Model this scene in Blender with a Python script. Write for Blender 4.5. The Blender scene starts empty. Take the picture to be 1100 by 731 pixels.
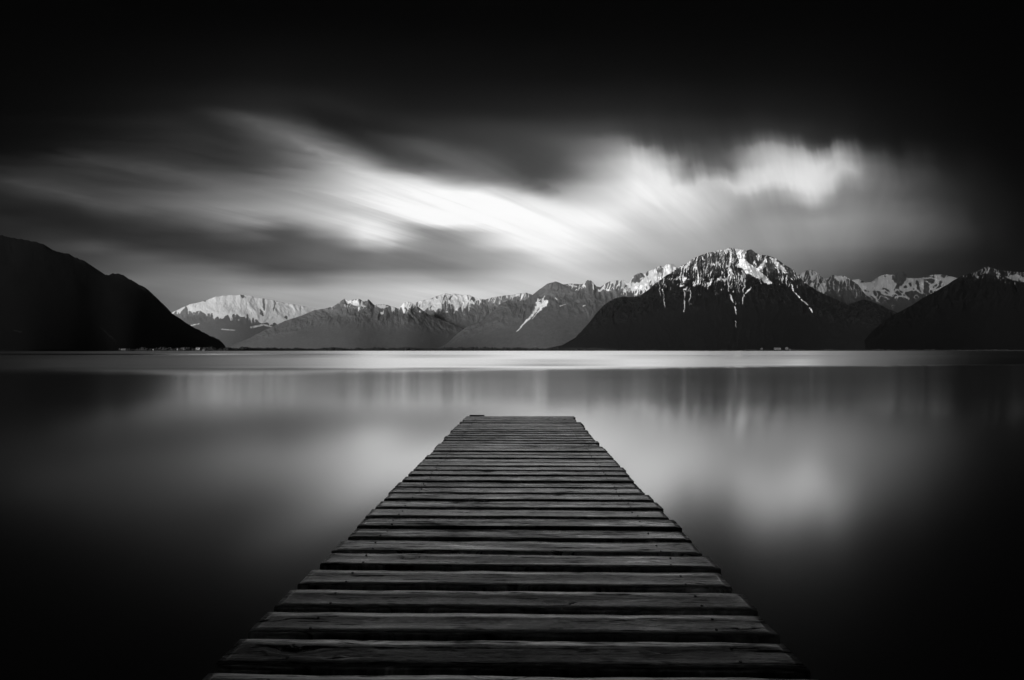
# Wooden jetty on a still alpine lake, dark storm sky, snow mountains on the far shore (monochrome photograph)
import bpy, bmesh, math, random
import numpy as np

sc = bpy.context.scene
COL = sc.collection
R = math.radians
F = 560.0            # focal length in photo pixels (photo is 1100 wide)
CX, HY = 550.0, 377.0
CAM_Z = 1.23

# ------------------------------------------------------------------ helpers
def put(name, me, parent=None):
    o = bpy.data.objects.new(name, me)
    COL.objects.link(o)
    if parent is not None:
        o.parent = parent
    return o

def tag(o, label=None, cat=None, group=None, kind=None):
    if label: o['label'] = label
    if cat: o['category'] = cat
    if group: o['group'] = group
    if kind: o['kind'] = kind
    return o

def lerp_tab(x, tab):
    t = np.array(tab, float)
    return np.interp(x, t[:, 0], t[:, 1])

def smooth(a, b, x):
    t = np.clip((x - a) / (b - a), 0, 1)
    return t * t * (3 - 2 * t)

_rs = np.random.RandomState(7)
_perm = _rs.permutation(4096)
_grad = _rs.uniform(0, 2 * np.pi, 4096)

def perlin(x, y, seed=0):
    xi = np.floor(x).astype(np.int64); yi = np.floor(y).astype(np.int64)
    xf = x - xi; yf = y - yi
    def g(ix, iy, dx, dy):
        h = _perm[(_perm[(ix + seed * 131) & 4095] + iy) & 4095]
        a = _grad[h]
        return np.cos(a) * dx + np.sin(a) * dy
    u = xf * xf * xf * (xf * (xf * 6 - 15) + 10)
    v = yf * yf * yf * (yf * (yf * 6 - 15) + 10)
    n00 = g(xi, yi, xf, yf); n10 = g(xi + 1, yi, xf - 1, yf)
    n01 = g(xi, yi + 1, xf, yf - 1); n11 = g(xi + 1, yi + 1, xf - 1, yf - 1)
    return 1.41 * ((n00 * (1 - u) + n10 * u) * (1 - v) + (n01 * (1 - u) + n11 * u) * v)

def fbm(x, y, octv=4, seed=0, gain=0.5):
    s = np.zeros_like(x, float); a = 1.0; tot = 0
    for i in range(octv):
        s += a * perlin(x * 2 ** i, y * 2 ** i, seed + i * 17); tot += a; a *= gain
    return s / tot

def ridged(x, y, octv=4, seed=0, gain=0.55):
    s = np.zeros_like(x, float); a = 1.0; tot = 0
    for i in range(octv):
        s += a * (1 - np.abs(perlin(x * 2 ** i, y * 2 ** i, seed + i * 23)) * 2); tot += a; a *= gain
    return s / tot

def grid_mesh(name, P):
    nr, nc = P.shape[:2]
    idx = np.arange(nr * nc).reshape(nr, nc)
    q = np.stack([idx[:-1, :-1], idx[:-1, 1:], idx[1:, 1:], idx[1:, :-1]], -1).reshape(-1, 4)
    me = bpy.data.meshes.new(name)
    me.vertices.add(nr * nc); me.vertices.foreach_set('co', P.reshape(-1).astype(np.float32))
    me.loops.add(q.size); me.loops.foreach_set('vertex_index', q.reshape(-1).astype(np.int32))
    me.polygons.add(len(q))
    me.polygons.foreach_set('loop_start', (np.arange(len(q)) * 4).astype(np.int32))
    me.polygons.foreach_set('loop_total', np.full(len(q), 4, np.int32))
    me.polygons.foreach_set('use_smooth', np.ones(len(q), bool))
    me.update(calc_edges=True); me.validate()
    return me

# ------------------------------------------------------------------ node helper
class NT:
    def __init__(s, tree):
        s.t = tree; s.n = tree.nodes; s.l = tree.links
    def node(s, kind, **kw):
        nd = s.n.new(kind)
        for k, v in kw.items(): setattr(nd, k, v)
        return nd
    def link(s, a, b): s.l.new(a, b)
    def setin(s, sock, v):
        if hasattr(v, 'is_linked') or hasattr(v, 'links'): s.l.new(v, sock)
        else: sock.default_value = v
    def m(s, op, a, b=None, c=None, clamp=False):
        nd = s.node('ShaderNodeMath', operation=op, use_clamp=clamp)
        s.setin(nd.inputs[0], a)
        if b is not None: s.setin(nd.inputs[1], b)
        if c is not None: s.setin(nd.inputs[2], c)
        return nd.outputs[0]
    def rng(s, v, a, b, c=0.0, d=1.0, it='SMOOTHSTEP'):
        nd = s.node('ShaderNodeMapRange', interpolation_type=it)
        for i, x in enumerate((v, a, b, c, d)): s.setin(nd.inputs[i], x)
        return nd.outputs[0]
    def xyz(s, x, y, z=0.0):
        nd = s.node('ShaderNodeCombineXYZ')
        for i, v in enumerate((x, y, z)): s.setin(nd.inputs[i], v)
        return nd.outputs[0]
    def sep(s, v):
        nd = s.node('ShaderNodeSeparateXYZ'); s.l.new(v, nd.inputs[0]); return nd.outputs
    def noise(s, vec, scale=1.0, detail=3.0, rough=0.5, dist=0.0):
        nd = s.node('ShaderNodeTexNoise')
        s.l.new(vec, nd.inputs['Vector']); nd.inputs['Scale'].default_value = scale
        nd.inputs['Detail'].default_value = detail; nd.inputs['Roughness'].default_value = rough
        nd.inputs['Distortion'].default_value = dist
        return nd.outputs[0]
    def mixf(s, f, a, b):
        nd = s.node('ShaderNodeMix', data_type='FLOAT')
        s.setin(nd.inputs[0], f); s.setin(nd.inputs[2], a); s.setin(nd.inputs[3], b)
        return nd.outputs[0]
    def ramp(s, v, stops, it='LINEAR'):
        nd = s.node('ShaderNodeValToRGB'); cr = nd.color_ramp; cr.interpolation = it
        while len(cr.elements) > 1: cr.elements.remove(cr.elements[-1])
        cr.elements[0].position = stops[0][0]; g = stops[0][1]; cr.elements[0].color = (g, g, g, 1)
        for p, g in stops[1:]:
            e = cr.elements.new(p); e.color = (g, g, g, 1)
        s.setin(nd.inputs[0], v)
        return nd.outputs[0]

def material(name):
    m = bpy.data.materials.new(name); m.use_nodes = True
    t = NT(m.node_tree); t.n.clear()
    out = t.node('ShaderNodeOutputMaterial')
    bs = t.node('ShaderNodeBsdfPrincipled')
    t.link(bs.outputs[0], out.inputs[0])
    return m, t, bs, out

# ------------------------------------------------------------------ camera
cam = bpy.data.cameras.new('camera')
co = bpy.data.objects.new('camera', cam); COL.objects.link(co)
cam.sensor_width = 36.0; cam.lens = F / 1100 * 36.0
cam.shift_y = (HY - 365.5) / 1100
cam.clip_start = 0.05; cam.clip_end = 90000
co.location = (0, 0, CAM_Z); co.rotation_euler = (R(90), 0, 0)
sc.camera = co

# ------------------------------------------------------------------ sun
SUN_EL, SUN_AZ = R(7), math.atan2(-0.45, -0.88)      # towards the sun: low behind the camera, a little to the left, through thin cloud
sv = (math.cos(SUN_EL) * math.sin(SUN_AZ), math.cos(SUN_EL) * math.cos(SUN_AZ), math.sin(SUN_EL))
sl = bpy.data.lights.new('sun', 'SUN'); sl.energy = 4.5; sl.angle = R(12.0); sl.color = (1, 1, 1)
so = bpy.data.objects.new('sun', sl); COL.objects.link(so)
from mathutils import Vector
so.rotation_euler = Vector(sv).to_track_quat('Z', 'Y').to_euler()
so.location = (-20, -10, 30)

# ------------------------------------------------------------------ sky: clear Nishita sky seen through a deck of drifting storm cloud
w = bpy.data.worlds.new('World'); sc.world = w; w.use_nodes = True
t = NT(w.node_tree); t.n.clear()
wout = t.node('ShaderNodeOutputWorld'); bg = t.node('ShaderNodeBackground')
t.link(bg.outputs[0], wout.inputs[0]); bg.inputs[1].default_value = 0.1
nish = t.node('ShaderNodeTexSky', sky_type='NISHITA'); nish.sun_disc = False
nish.sun_elevation = SUN_EL; nish.sun_rotation = SUN_AZ
bw = t.node('ShaderNodeRGBToBW'); t.link(nish.outputs[0], bw.inputs[0])
tc = t.node('ShaderNodeTexCoord')
dx, dy, dz = t.sep(tc.outputs['Generated'])
dys = t.m('MAXIMUM', dy, 0.02)
u = t.m('DIVIDE', dx, dys)
v = t.m('DIVIDE', dz, dys)
VPU = (900 - CX) / F                        # azimuth the clouds drift to
up = t.m('SUBTRACT', u, VPU)
vz = t.m('ADD', t.m('MAXIMUM', v, 0.0), 0.16)
qx = t.m('MULTIPLY', t.m('DIVIDE', up, t.m('POWER', vz, 1.54)), 0.60)   # trails bend as the deck recedes
qy = t.m('DIVIDE', 1.0, vz)
streak = t.noise(t.xyz(t.m('MULTIPLY', qx, 1.0), t.m('MULTIPLY', qy, 0.30), 3.1), 1.0, 4.0, 0.55, 0.3)
fine = t.noise(t.xyz(t.m('MULTIPLY', qx, 4.2), t.m('MULTIPLY', qy, 0.55), 9.7), 1.0, 4.0, 0.6, 0.2)
soft = t.noise(t.xyz(t.m('MULTIPLY', u, 2.2), t.m('MULTIPLY', v, 5.0), 1.3), 1.0, 4.0, 0.55, 0.0)
mixn = t.m('ADD', t.m('MULTIPLY', streak, 0.52), t.m('MULTIPLY', fine, 0.48))
wv = t.m('SUBTRACT', mixn, 0.5)
WARP = t.m('MULTIPLY', t.rng(u, -0.2, 0.45, 0.34, 0.22), t.rng(v, 0.18, 0.34, 0.30, 1.0))
us = t.m('ADD', u, t.m('MULTIPLY', t.m('MULTIPLY', up, wv), WARP))
vs = t.m('ADD', v, t.m('MULTIPLY', t.m('MULTIPLY', vz, wv), t.m('MULTIPLY', WARP, 0.65)))
us = t.m('ADD', us, t.m('MULTIPLY', t.m('SUBTRACT', soft, 0.5), 0.10))
vs = t.m('ADD', vs, t.m('MULTIPLY', t.m('SUBTRACT', soft, 0.5), 0.035))
# rain trails hanging under the right hand bank
trail = t.noise(t.xyz(t.m('ADD', t.m('MULTIPLY', u, 15.0), t.m('MULTIPLY', v, 3.0)), t.m('MULTIPLY', v, 2.5), 6.6), 1.0, 4, 0.6)
vs = t.m('ADD', vs, t.m('MULTIPLY', t.m('MULTIPLY', t.m('SUBTRACT', trail, 0.5), 0.062), t.m('MULTIPLY', t.rng(u, 0.12, 0.30), t.rng(v, 0.20, 0.34))))
# cloud brightness by elevation row: (photo y, [(photo x, tone 0..255), ...])
SKY = [
 (-120, [(0, 5), (1100, 4)]),
 (20, [(0, 5), (300, 6), (600, 6), (1100, 4)]),
 (80, [(0, 8), (200, 17), (300, 20), (400, 18), (600, 15), (800, 11), (1100, 4)]),
 (115, [(-100, 7), (0, 8), (100, 16), (200, 28), (300, 40), (350, 34), (440, 24), (600, 30), (700, 28), (850, 20), (950, 9), (1100, 4)]),
 (140, [(-100, 9), (0, 12), (100, 20), (200, 44), (240, 46), (295, 98), (330, 84), (375, 28), (430, 32), (470, 46), (530, 55), (600, 60), (650, 64), (700, 50), (780, 42), (840, 40), (880, 25), (950, 12), (1100, 4)]),
 (152, [(-100, 10), (0, 12), (80, 18), (140, 32), (200, 48), (250, 48), (300, 90), (340, 128), (370, 62), (400, 40), (460, 78), (500, 56), (560, 60), (620, 88), (660, 118), (700, 66), (750, 52), (790, 66), (815, 84), (845, 88), (870, 40), (920, 18), (1000, 12), (1100, 5)]),
 (163, [(-100, 12), (0, 14), (80, 22), (140, 42), (200, 50), (240, 46), (290, 72), (325, 100), (350, 145), (385, 84), (420, 54), (470, 86), (510, 76), (560, 60), (600, 72), (640, 118), (690, 180), (722, 84), (760, 68), (790, 112), (808, 158), (835, 165), (862, 160), (892, 104), (920, 40), (960, 28), (1020, 18), (1100, 6)]),
 (177, [(-100, 20), (0, 26), (60, 38), (130, 72), (200, 62), (250, 52), (300, 78), (340, 132), (368, 168), (400, 142), (430, 86), (465, 72), (505, 92), (540, 78), (575, 60), (602, 74), (632, 135), (660, 182), (690, 218), (720, 172), (745, 88), (775, 90), (800, 165), (830, 196), (868, 204), (898, 150), (920, 92), (950, 62), (1000, 36), (1050, 18), (1100, 8)]),
 (189, [(-100, 24), (0, 32), (50, 56), (100, 62), (150, 62), (190, 95), (230, 78), (280, 74), (320, 124), (360, 176), (400, 222), (450, 206), (500, 140), (540, 96), (580, 60), (610, 92), (640, 155), (682, 226), (712, 224), (740, 146), (768, 128), (800, 206), (840, 216), (878, 206), (906, 180), (928, 110), (968, 72), (1020, 38), (1060, 20), (1100, 10)]),
 (201, [(-100, 36), (0, 50), (40, 76), (90, 72), (150, 64), (200, 78), (240, 112), (280, 114), (320, 145), (365, 192), (410, 238), (450, 246), (500, 242), (540, 200), (580, 84), (610, 150), (640, 192), (685, 236), (725, 230), (770, 208), (815, 212), (850, 220), (882, 196), (908, 140), (940, 108), (980, 78), (1020, 44), (1060, 24), (1100, 12)]),
 (213, [(-100, 28), (0, 38), (50, 62), (90, 86), (130, 80), (180, 96), (230, 114), (280, 138), (320, 165), (360, 205), (400, 240), (440, 250), (490, 250), (530, 243), (570, 212), (602, 186), (640, 206), (690, 238), (740, 218), (780, 190), (802, 152), (830, 148), (850, 172), (866, 186), (886, 140), (910, 116), (950, 100), (1000, 60), (1050, 28), (1100, 14)]),
 (226, [(-100, 22), (0, 28), (60, 36), (110, 62), (160, 96), (210, 122), (260, 152), (300, 164), (350, 196), (400, 243), (440, 251), (490, 252), (540, 246), (585, 232), (620, 230), (660, 238), (700, 215), (750, 200), (785, 178), (802, 142), (840, 132), (880, 130), (920, 120), (960, 104), (1000, 68), (1050, 30), (1100, 15)]),
 (239, [(-100, 30), (0, 40), (60, 30), (110, 38), (160, 58), (210, 84), (250, 128), (290, 162), (318, 140), (360, 202), (400, 246), (440, 252), (490, 246), (540, 245), (590, 247), (640, 241), (665, 228), (700, 202), (760, 182), (800, 150), (840, 148), (880, 146), (920, 130), (960, 112), (1000, 80), (1050, 34), (1100, 16)]),
 (251, [(-100, 26), (0, 36), (50, 46), (100, 38), (160, 42), (210, 52), (260, 84), (290, 104), (322, 80), (360, 155), (400, 246), (430, 215), (470, 150), (510, 176), (550, 240), (600, 247), (640, 232), (680, 196), (760, 166), (800, 150), (850, 144), (900, 134), (960, 104), (1005, 72), (1060, 30), (1100, 17)]),
 (263, [(-100, 30), (0, 48), (60, 60), (100, 76), (150, 52), (200, 48), (250, 54), (300, 68), (340, 92), (370, 122), (406, 210), (432, 150), (462, 134), (498, 152), (522, 200), (560, 240), (600, 242), (640, 222), (680, 190), (760, 160), (800, 150), (850, 140), (900, 125), (960, 90), (1010, 58), (1060, 27), (1100, 18)]),
 (276, [(0, 55), (100, 64), (150, 88), (190, 70), (240, 64), (290, 68), (340, 92), (380, 98), (412, 124), (440, 114), (480, 128), (512, 150), (552, 182), (592, 222), (632, 206), (680, 178), (760, 154), (800, 136), (850, 122), (900, 104), (955, 68), (1000, 46), (1060, 22), (1100, 18)]),
 (289, [(0, 62), (130, 84), (180, 108), (220, 108), (260, 90), (300, 66), (340, 78), (380, 98), (420, 112), (450, 112), (482, 116), (522, 150), (562, 190), (602, 204), (650, 180), (700, 160), (760, 142), (800, 124), (850, 108), (900, 86), (950, 54), (1000, 40), (1060, 20), (1100, 18)]),
 (301, [(0, 70), (150, 118), (200, 126), (250, 140), (290, 124), (330, 114), (370, 150), (410, 160), (450, 164), (490, 156), (540, 194), (580, 202), (650, 190), (740, 150), (860, 98), (900, 72), (950, 50), (1000, 38), (1060, 24), (1100, 18)]),
 (316, [(0, 80), (170, 112), (220, 142), (260, 170), (300, 178), (340, 174), (380, 188), (440, 214), (500, 216), (560, 208), (620, 200), (700, 170), (860, 95), (950, 50), (1060, 26), (1100, 18)]),
 (345, [(0, 80), (100, 100), (200, 125), (300, 165), (400, 190), (500, 200), (600, 195), (700, 165), (800, 130), (900, 70), (1000, 40), (1100, 20)]),
]
# fill in between the rows along the drift of the cloud trails
def row_val(k, x):
    a = np.array(SKY[k][1], float)
    return np.interp(x, a[:, 0], a[:, 1])
ysk = np.array([r[0] for r in SKY], float)
def drift(x, y):
    return 0.65 * np.maximum(467.0 - y, 60.0) / np.maximum(900.0 - x, 120.0) * (1 - smooth(600, 720, x)) * (1 - 0.85 * smooth(215, 262, y))
def sky_val(x, y):
    k = int(np.clip(np.searchsorted(ysk, y) - 1, 0, len(ysk) - 2))
    y0, y1 = ysk[k], ysk[k + 1]; f = np.clip((y - y0) / (y1 - y0), 0, 1)
    sl = drift(x, y)
    run = np.minimum(1.0 / np.maximum(sl, 0.12), 3.6) * smooth(0.05, 0.22, sl) * (1 - smooth(560, 680, x))
    far_ = 1.0 if y > 112 else 0.0
    f2 = f * f * (3 - 2 * f)
    return (1 - f2) * row_val(k, x - far_ * run * (y - y0)) + f2 * row_val(k + 1, x + far_ * run * (y1 - y))
XS = np.arange(-140, 1241, 12.0)
YS = np.concatenate([[-120, 20, 60, 85], np.arange(100, 330, 5.0), [345]])
IMG = np.zeros((len(YS), len(XS)))
for r_, y_ in enumerate(YS):
    acc = 0; wt = 0
    for q_ in np.linspace(-1, 1, 7):
        dxp = q_ * 14.0 * (1 - smooth(560, 720, XS))
        g_ = math.exp(-2.0 * q_ * q_)
        yy_ = y_ + drift(XS, np.full_like(XS, y_)) * dxp + 5.0 * q_ * smooth(580, 720, XS)
        acc = acc + g_ * np.array([sky_val(np.array([a]), b)[0] for a, b in zip(XS + dxp, yy_)]); wt += g_
    IMG[r_] = acc / wt
U0, U1 = (XS[0] - CX) / F, (XS[-1] - CX) / F
fac = t.rng(us, U0, U1, 0, 1, 'LINEAR')
P = None; pv = None
for r_, y_ in enumerate(YS):
    nd = t.node('ShaderNodeFloatCurve')
    cv = nd.mapping.curves[0]
    n_ = len(XS)
    cv.points[0].location = (0.0, IMG[r_, 0] / 255.0); cv.points[1].location = (1.0, IMG[r_, -1] / 255.0)
    for k_ in range(1, n_ - 1):
        cv.points.new(k_ / (n_ - 1.0), IMG[r_, k_] / 255.0)
    nd.mapping.update()
    t.link(fac, nd.inputs['Value'])
    rmp = nd.outputs[0]
    vv = (HY - y_) / F
    if P is None: P = rmp
    else: P = t.mixf(t.rng(vs, pv, vv, 0, 1, 'LINEAR'), P, rmp)
    pv = vv
SA = t.m('MULTIPLY', t.rng(u, -0.15, 0.35, 1.6, 0.8), t.rng(v, 0.14, 0.36, 0.30, 1.15))
P = t.m('MULTIPLY', P, t.m('ADD', 1.0, t.m('MULTIPLY', wv, SA)))
L = t.m('POWER', t.m('MINIMUM', t.m('MAXIMUM', P, 0.0), 1.0), 2.2)
front = t.rng(dy, 0.02, 0.30)
L = t.mixf(front, 0.0022, L)
clear = t.m('ADD', 0.85, t.m('MULTIPLY', bw.outputs[0], 0.02))
val = t.m('MULTIPLY', t.m('MULTIPLY', L, clear), 10.0 * 1.15)
t.link(val, bg.inputs[0])

# ------------------------------------------------------------------ materials
def mat_mountain(name, forest, rock, z_rock, snow_tone=0.80):
    m, t, bs, out = material(name)
    geo = t.node('ShaderNodeNewGeometry')
    at = t.node('ShaderNodeAttribute', attribute_name='snow')
    x, y, z = t.sep(geo.outputs['Position'])
    n1 = t.noise(geo.outputs['Position'], 0.012, 4, 0.6)
    n2 = t.noise(geo.outputs['Position'], 0.0025, 4, 0.55)
    n3 = t.noise(geo.outputs['Position'], 0.035, 3, 0.65)
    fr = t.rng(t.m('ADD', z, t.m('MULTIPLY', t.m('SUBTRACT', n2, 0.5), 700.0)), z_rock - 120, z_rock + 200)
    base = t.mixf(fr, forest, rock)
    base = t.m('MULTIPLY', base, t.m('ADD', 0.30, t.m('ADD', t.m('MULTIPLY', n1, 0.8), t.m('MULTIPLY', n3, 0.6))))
    s = t.m('ADD', at.outputs['Fac'], t.m('ADD', t.m('MULTIPLY', t.m('SUBTRACT', n1, 0.5), 0.45), t.m('MULTIPLY', t.m('SUBTRACT', n3, 0.5), 0.55)))
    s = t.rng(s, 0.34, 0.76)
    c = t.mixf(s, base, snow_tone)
    cc = t.node('ShaderNodeCombineColor')
    for i in range(3): t.link(c, cc.inputs[i])
    t.link(cc.outputs[0], bs.inputs['Base Color'])
    bs.inputs['Roughness'].default_value = 0.95
    bs.inputs['Specular IOR Level'].default_value = 0.1
    return m

M_FAR = mat_mountain('far_alps', 0.11, 0.15, 1500, 0.66)  # snow greyed in its base colour to read as distance haze
M_MID = mat_mountain('forest_alps', 0.085, 0.12, 1150)  # forest and rock painted lighter in place of thicker haze
M_VEILPAINT = mat_mountain('alps_painted_veil', 0.010, 0.03, 900, 0.24)  # snow and forest darkened in the colour to imitate a cloud veil
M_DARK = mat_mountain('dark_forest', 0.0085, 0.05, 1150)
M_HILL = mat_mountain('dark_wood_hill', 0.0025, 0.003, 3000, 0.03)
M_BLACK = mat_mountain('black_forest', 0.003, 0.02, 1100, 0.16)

# water
M_WATER, t, bs, out = material('lake_water')
geo = t.node('ShaderNodeNewGeometry')
x, y, z = t.sep(geo.outputs['Position'])
bs.inputs['Base Color'].default_value = (0.0012, 0.0012, 0.0012, 1)
bs.inputs['IOR'].default_value = 1.4
wn = t.noise(t.xyz(t.m('MULTIPLY', x, 0.02), t.m('MULTIPLY', y, 0.09), 0), 1.0, 6, 0.6)
wn2 = t.noise(t.xyz(t.m('MULTIPLY', x, 0.0015), t.m('MULTIPLY', y, 0.012), 5), 1.0, 6, 0.65)
yd = t.m('ADD', y, t.m('MULTIPLY', x, -0.24))                     # edge of the wind-ruffled water runs obliquely
yd = t.m('ADD', yd, t.m('MULTIPLY', t.m('SUBTRACT', wn, 0.5), 9.0))
softw = t.rng(x, -30.0, 25.0, 12.0, 1.0)
band = t.rng(t.m('ADD', yd, t.m('MULTIPLY', t.m('SUBTRACT', wn2, 0.5), 9.0)), t.m('SUBTRACT', 30.0, t.m('MULTIPLY', softw, 0.5)), t.m('ADD', 38.0, softw))
calm = t.m('MULTIPLY', t.rng(t.m('ADD', y, t.m('MULTIPLY', x, 0.10)), 120.0, 150.0), t.rng(t.m('ADD', y, t.m('MULTIPLY', x, 0.10)), 185.0, 240.0, 1.0, 0.0))
calm = t.m('MULTIPLY', calm, t.rng(x, -130.0, -30.0, 1.0, 0.1))
band = t.m('MULTIPLY', band, t.m('SUBTRACT', 1.0, t.m('MULTIPLY', calm, 0.85)))
rough = t.mixf(band, t.m('ADD', 0.122, t.m('MULTIPLY', wn, 0.05)), t.m('ADD', 0.08, t.m('MULTIPLY', wn2, 0.12)))
t.link(rough, bs.inputs['Roughness'])
# the water shows the near faces of its wavelets
nv = t.node('ShaderNodeVectorMath', operation='NORMALIZE')
t.link(t.xyz(0.0, t.mixf(band, t.rng(y, 15.0, 4.5, 0.0, -0.031), t.m('ADD', -0.20, t.m('MULTIPLY', wn2, 0.16))), 1.0), nv.inputs[0])
t.link(nv.outputs[0], bs.inputs['Normal'])
# a mirror-still skin over the dark water body
gl = t.node('ShaderNodeBsdfAnisotropic'); gl.distribution = 'MULTI_GGX'
gl.inputs['Color'].default_value = (0.95, 0.95, 0.95, 1)
t.link(rough, gl.inputs['Roughness']); t.link(nv.outputs[0], gl.inputs['Normal'])
mx = t.node('ShaderNodeMixShader'); t.link(t.mixf(band, 0.66, 0.92), mx.inputs[0])
t.link(bs.outputs[0], mx.inputs[1]); t.link(gl.outputs[0], mx.inputs[2]); t.link(mx.outputs[0], out.inputs[0])

# wood
M_WOOD, t, bs, out = material('weathered_wood')
tc = t.node('ShaderNodeTexCoord'); oi = t.node('ShaderNodeObjectInfo')
x, y, z = t.sep(tc.outputs['Object'])
rnd = oi.outputs['Random']
off = t.m('MULTIPLY', rnd, 57.0)
xo = t.m('ADD', x, off)
bend = t.noise(t.xyz(t.m('MULTIPLY', xo, 1.3), t.m('ADD', t.m('MULTIPLY', y, 6.0), off), z), 1.0, 2, 0.5)
# knots: sparse cells that push the grain aside
vor = t.node('ShaderNodeTexVoronoi', feature='F1'); vor.inputs['Scale'].default_value = 1.0
t.link(t.xyz(t.m('MULTIPLY', xo, 5.0), t.m('ADD', t.m('MULTIPLY', y, 13.0), t.m('MULTIPLY', rnd, 31.0)), 0.5), vor.inputs['Vector'])
kd = t.m('ADD', vor.outputs['Distance'], t.m('MULTIPLY', t.m('SUBTRACT', t.noise(t.xyz(t.m('MULTIPLY', xo, 40.0), t.m('MULTIPLY', y, 90.0), 0.0), 1.0, 3, 0.6), 0.5), 0.16))
vcol = t.sep(vor.outputs['Color'])[0]
ishere = t.m('GREATER_THAN', vcol, 0.52)
knot = t.m('MULTIPLY', t.rng(kd, 0.06, 0.17, 1.0, 0.0), ishere)
halo = t.m('MULTIPLY', t.rng(kd, 0.05, 0.50, 1.0, 0.0), ishere)
yb = t.m('ADD', y, t.m('ADD', t.m('MULTIPLY', t.m('SUBTRACT', bend, 0.5), 0.030), t.m('MULTIPLY', halo, 0.022)))
rings = t.noise(t.xyz(t.m('MULTIPLY', xo, 0.7), t.m('MULTIPLY', yb, 75.0), off), 1.0, 3, 0.6)
fibre = t.noise(t.xyz(t.m('MULTIPLY', xo, 7.0), t.m('MULTIPLY', yb, 330.0), off), 1.0, 3, 0.65)
blot = t.noise(t.xyz(t.m('MULTIPLY', xo, 3.2), t.m('ADD', t.m('MULTIPLY', yb, 17.0), off), 2.0), 1.0, 5, 0.65)
fine_b = t.noise(t.xyz(t.m('MULTIPLY', xo, 22.0), t.m('ADD', t.m('MULTIPLY', yb, 90.0), off), 4.0), 1.0, 4, 0.6)
cn = t.noise(t.xyz(t.m('MULTIPLY', xo, 1.5), t.m('MULTIPLY', yb, 60.0), t.m('ADD', off, 7.0)), 1.0, 2, 0.5)
crack = t.m('MULTIPLY', t.rng(t.m('ABSOLUTE', t.m('SUBTRACT', cn, 0.5)), 0.004, 0.016, 1.0, 0.0), t.rng(blot, 0.46, 0.58))
tone = t.m('ADD', t.m('MULTIPLY', rings, 0.40), t.m('ADD', t.m('MULTIPLY', fibre, 0.35), t.m('ADD', t.m('MULTIPLY', blot, 0.55), t.m('MULTIPLY', fine_b, 0.25))))
tone = t.rng(tone, 0.655, 0.92, 0.02, 1.0, 'LINEAR')
tone = t.m('MULTIPLY', tone, t.m('ADD', 0.42, t.m('MULTIPLY', rnd, 1.05)))
pale = t.m('MULTIPLY', t.rng(t.m('ADD', t.m('MULTIPLY', blot, 0.7), t.m('MULTIPLY', fine_b, 0.3)), 0.565, 0.66), 1.0)
tone = t.m('ADD', tone, pale)
tone = t.m('MULTIPLY', tone, t.m('SUBTRACT', 1.0, t.m('MULTIPLY', knot, 0.8)))
tone = t.m('MULTIPLY', tone, t.m('SUBTRACT', 1.0, t.m('MULTIPLY', crack, 0.85)))
alb = t.m('MULTIPLY', t.m('POWER', t.m('MAXIMUM', tone, 0.0), 1.3), 0.62)
cc = t.node('ShaderNodeCombineColor')
for i in range(3): t.link(alb, cc.inputs[i])
t.link(cc.outputs[0], bs.inputs['Base Color'])
# worn grey fibre is dull, damp patches shine
t.link(t.rng(t.m('ADD', t.m('MULTIPLY', blot, 0.55), t.m('ADD', t.m('MULTIPLY', rings, 0.25), t.m('MULTIPLY', fibre, 0.2))), 0.42, 0.60, 0.38, 0.10, 'LINEAR'), bs.inputs['Roughness'])
bs.inputs['IOR'].default_value = 1.7
t.link(t.m('MULTIPLY', t.m('ADD', 0.35, t.m('MULTIPLY', tone, 2.0), None, True), t.m('SUBTRACT', 1.0, t.m('MAXIMUM', crack, knot))), bs.inputs['Specular IOR Level'])
bmp = t.node('ShaderNodeBump'); bmp.inputs['Strength'].default_value = 0.25; bmp.inputs['Distance'].default_value = 0.0012
t.link(t.m('SUBTRACT', t.m('ADD', t.m('MULTIPLY', rings, 0.6), t.m('MULTIPLY', fibre, 0.6)), t.m('ADD', crack, t.m('MULTIPLY', knot, 0.6))), bmp.inputs['Height'])
t.link(bmp.outputs[0], bs.inputs['Normal'])
df = t.node('ShaderNodeBsdfDiffuse'); t.link(cc.outputs[0], df.inputs['Color'])
mx = t.node('ShaderNodeMixShader')
t.link(t.m('MULTIPLY', t.m('POWER', t.m('MAXIMUM', tone, 0.0), 1.1), 3.8, None, True), mx.inputs[0])
t.link(df.outputs[0], mx.inputs[1]); t.link(bs.outputs[0], mx.inputs[2]); t.link(mx.outputs[0], out.inputs[0])

def plain(name, v, rough=0.8, nscale=8.0):
    m, t, bs, out = material(name)
    tc = t.node('ShaderNodeTexCoord')
    n = t.noise(tc.outputs['Object'], nscale, 3, 0.6)
    c = t.m('MULTIPLY', t.m('ADD', 0.6, t.m('MULTIPLY', n, 0.8)), v)
    cc = t.node('ShaderNodeCombineColor')
    for i in range(3): t.link(c, cc.inputs[i])
    t.link(cc.outputs[0], bs.inputs['Base Color']); bs.inputs['Roughness'].default_value = rough
    return m
M_BEAM = plain('wet_dark_timber', 0.02)
M_NAIL = plain('rusty_nail', 0.02, 0.6, 200)
M_LEAF = plain('dark_foliage', 0.012, 0.95, 0.05)
M_SHORE = plain('shore_ground', 0.015, 0.95, 0.01)
M_WALL = plain('pale_render', 0.06, 0.9, 0.2)
M_ROOF = plain('grey_roof', 0.05, 0.8, 0.3)
M_ROOFL = plain('pale_roof', 0.09, 0.7, 0.3)
M_WALLD = plain('dim_render', 0.035, 0.9, 0.2)
M_GLASS = plain('dark_window', 0.03, 0.2, 1.0)

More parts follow.
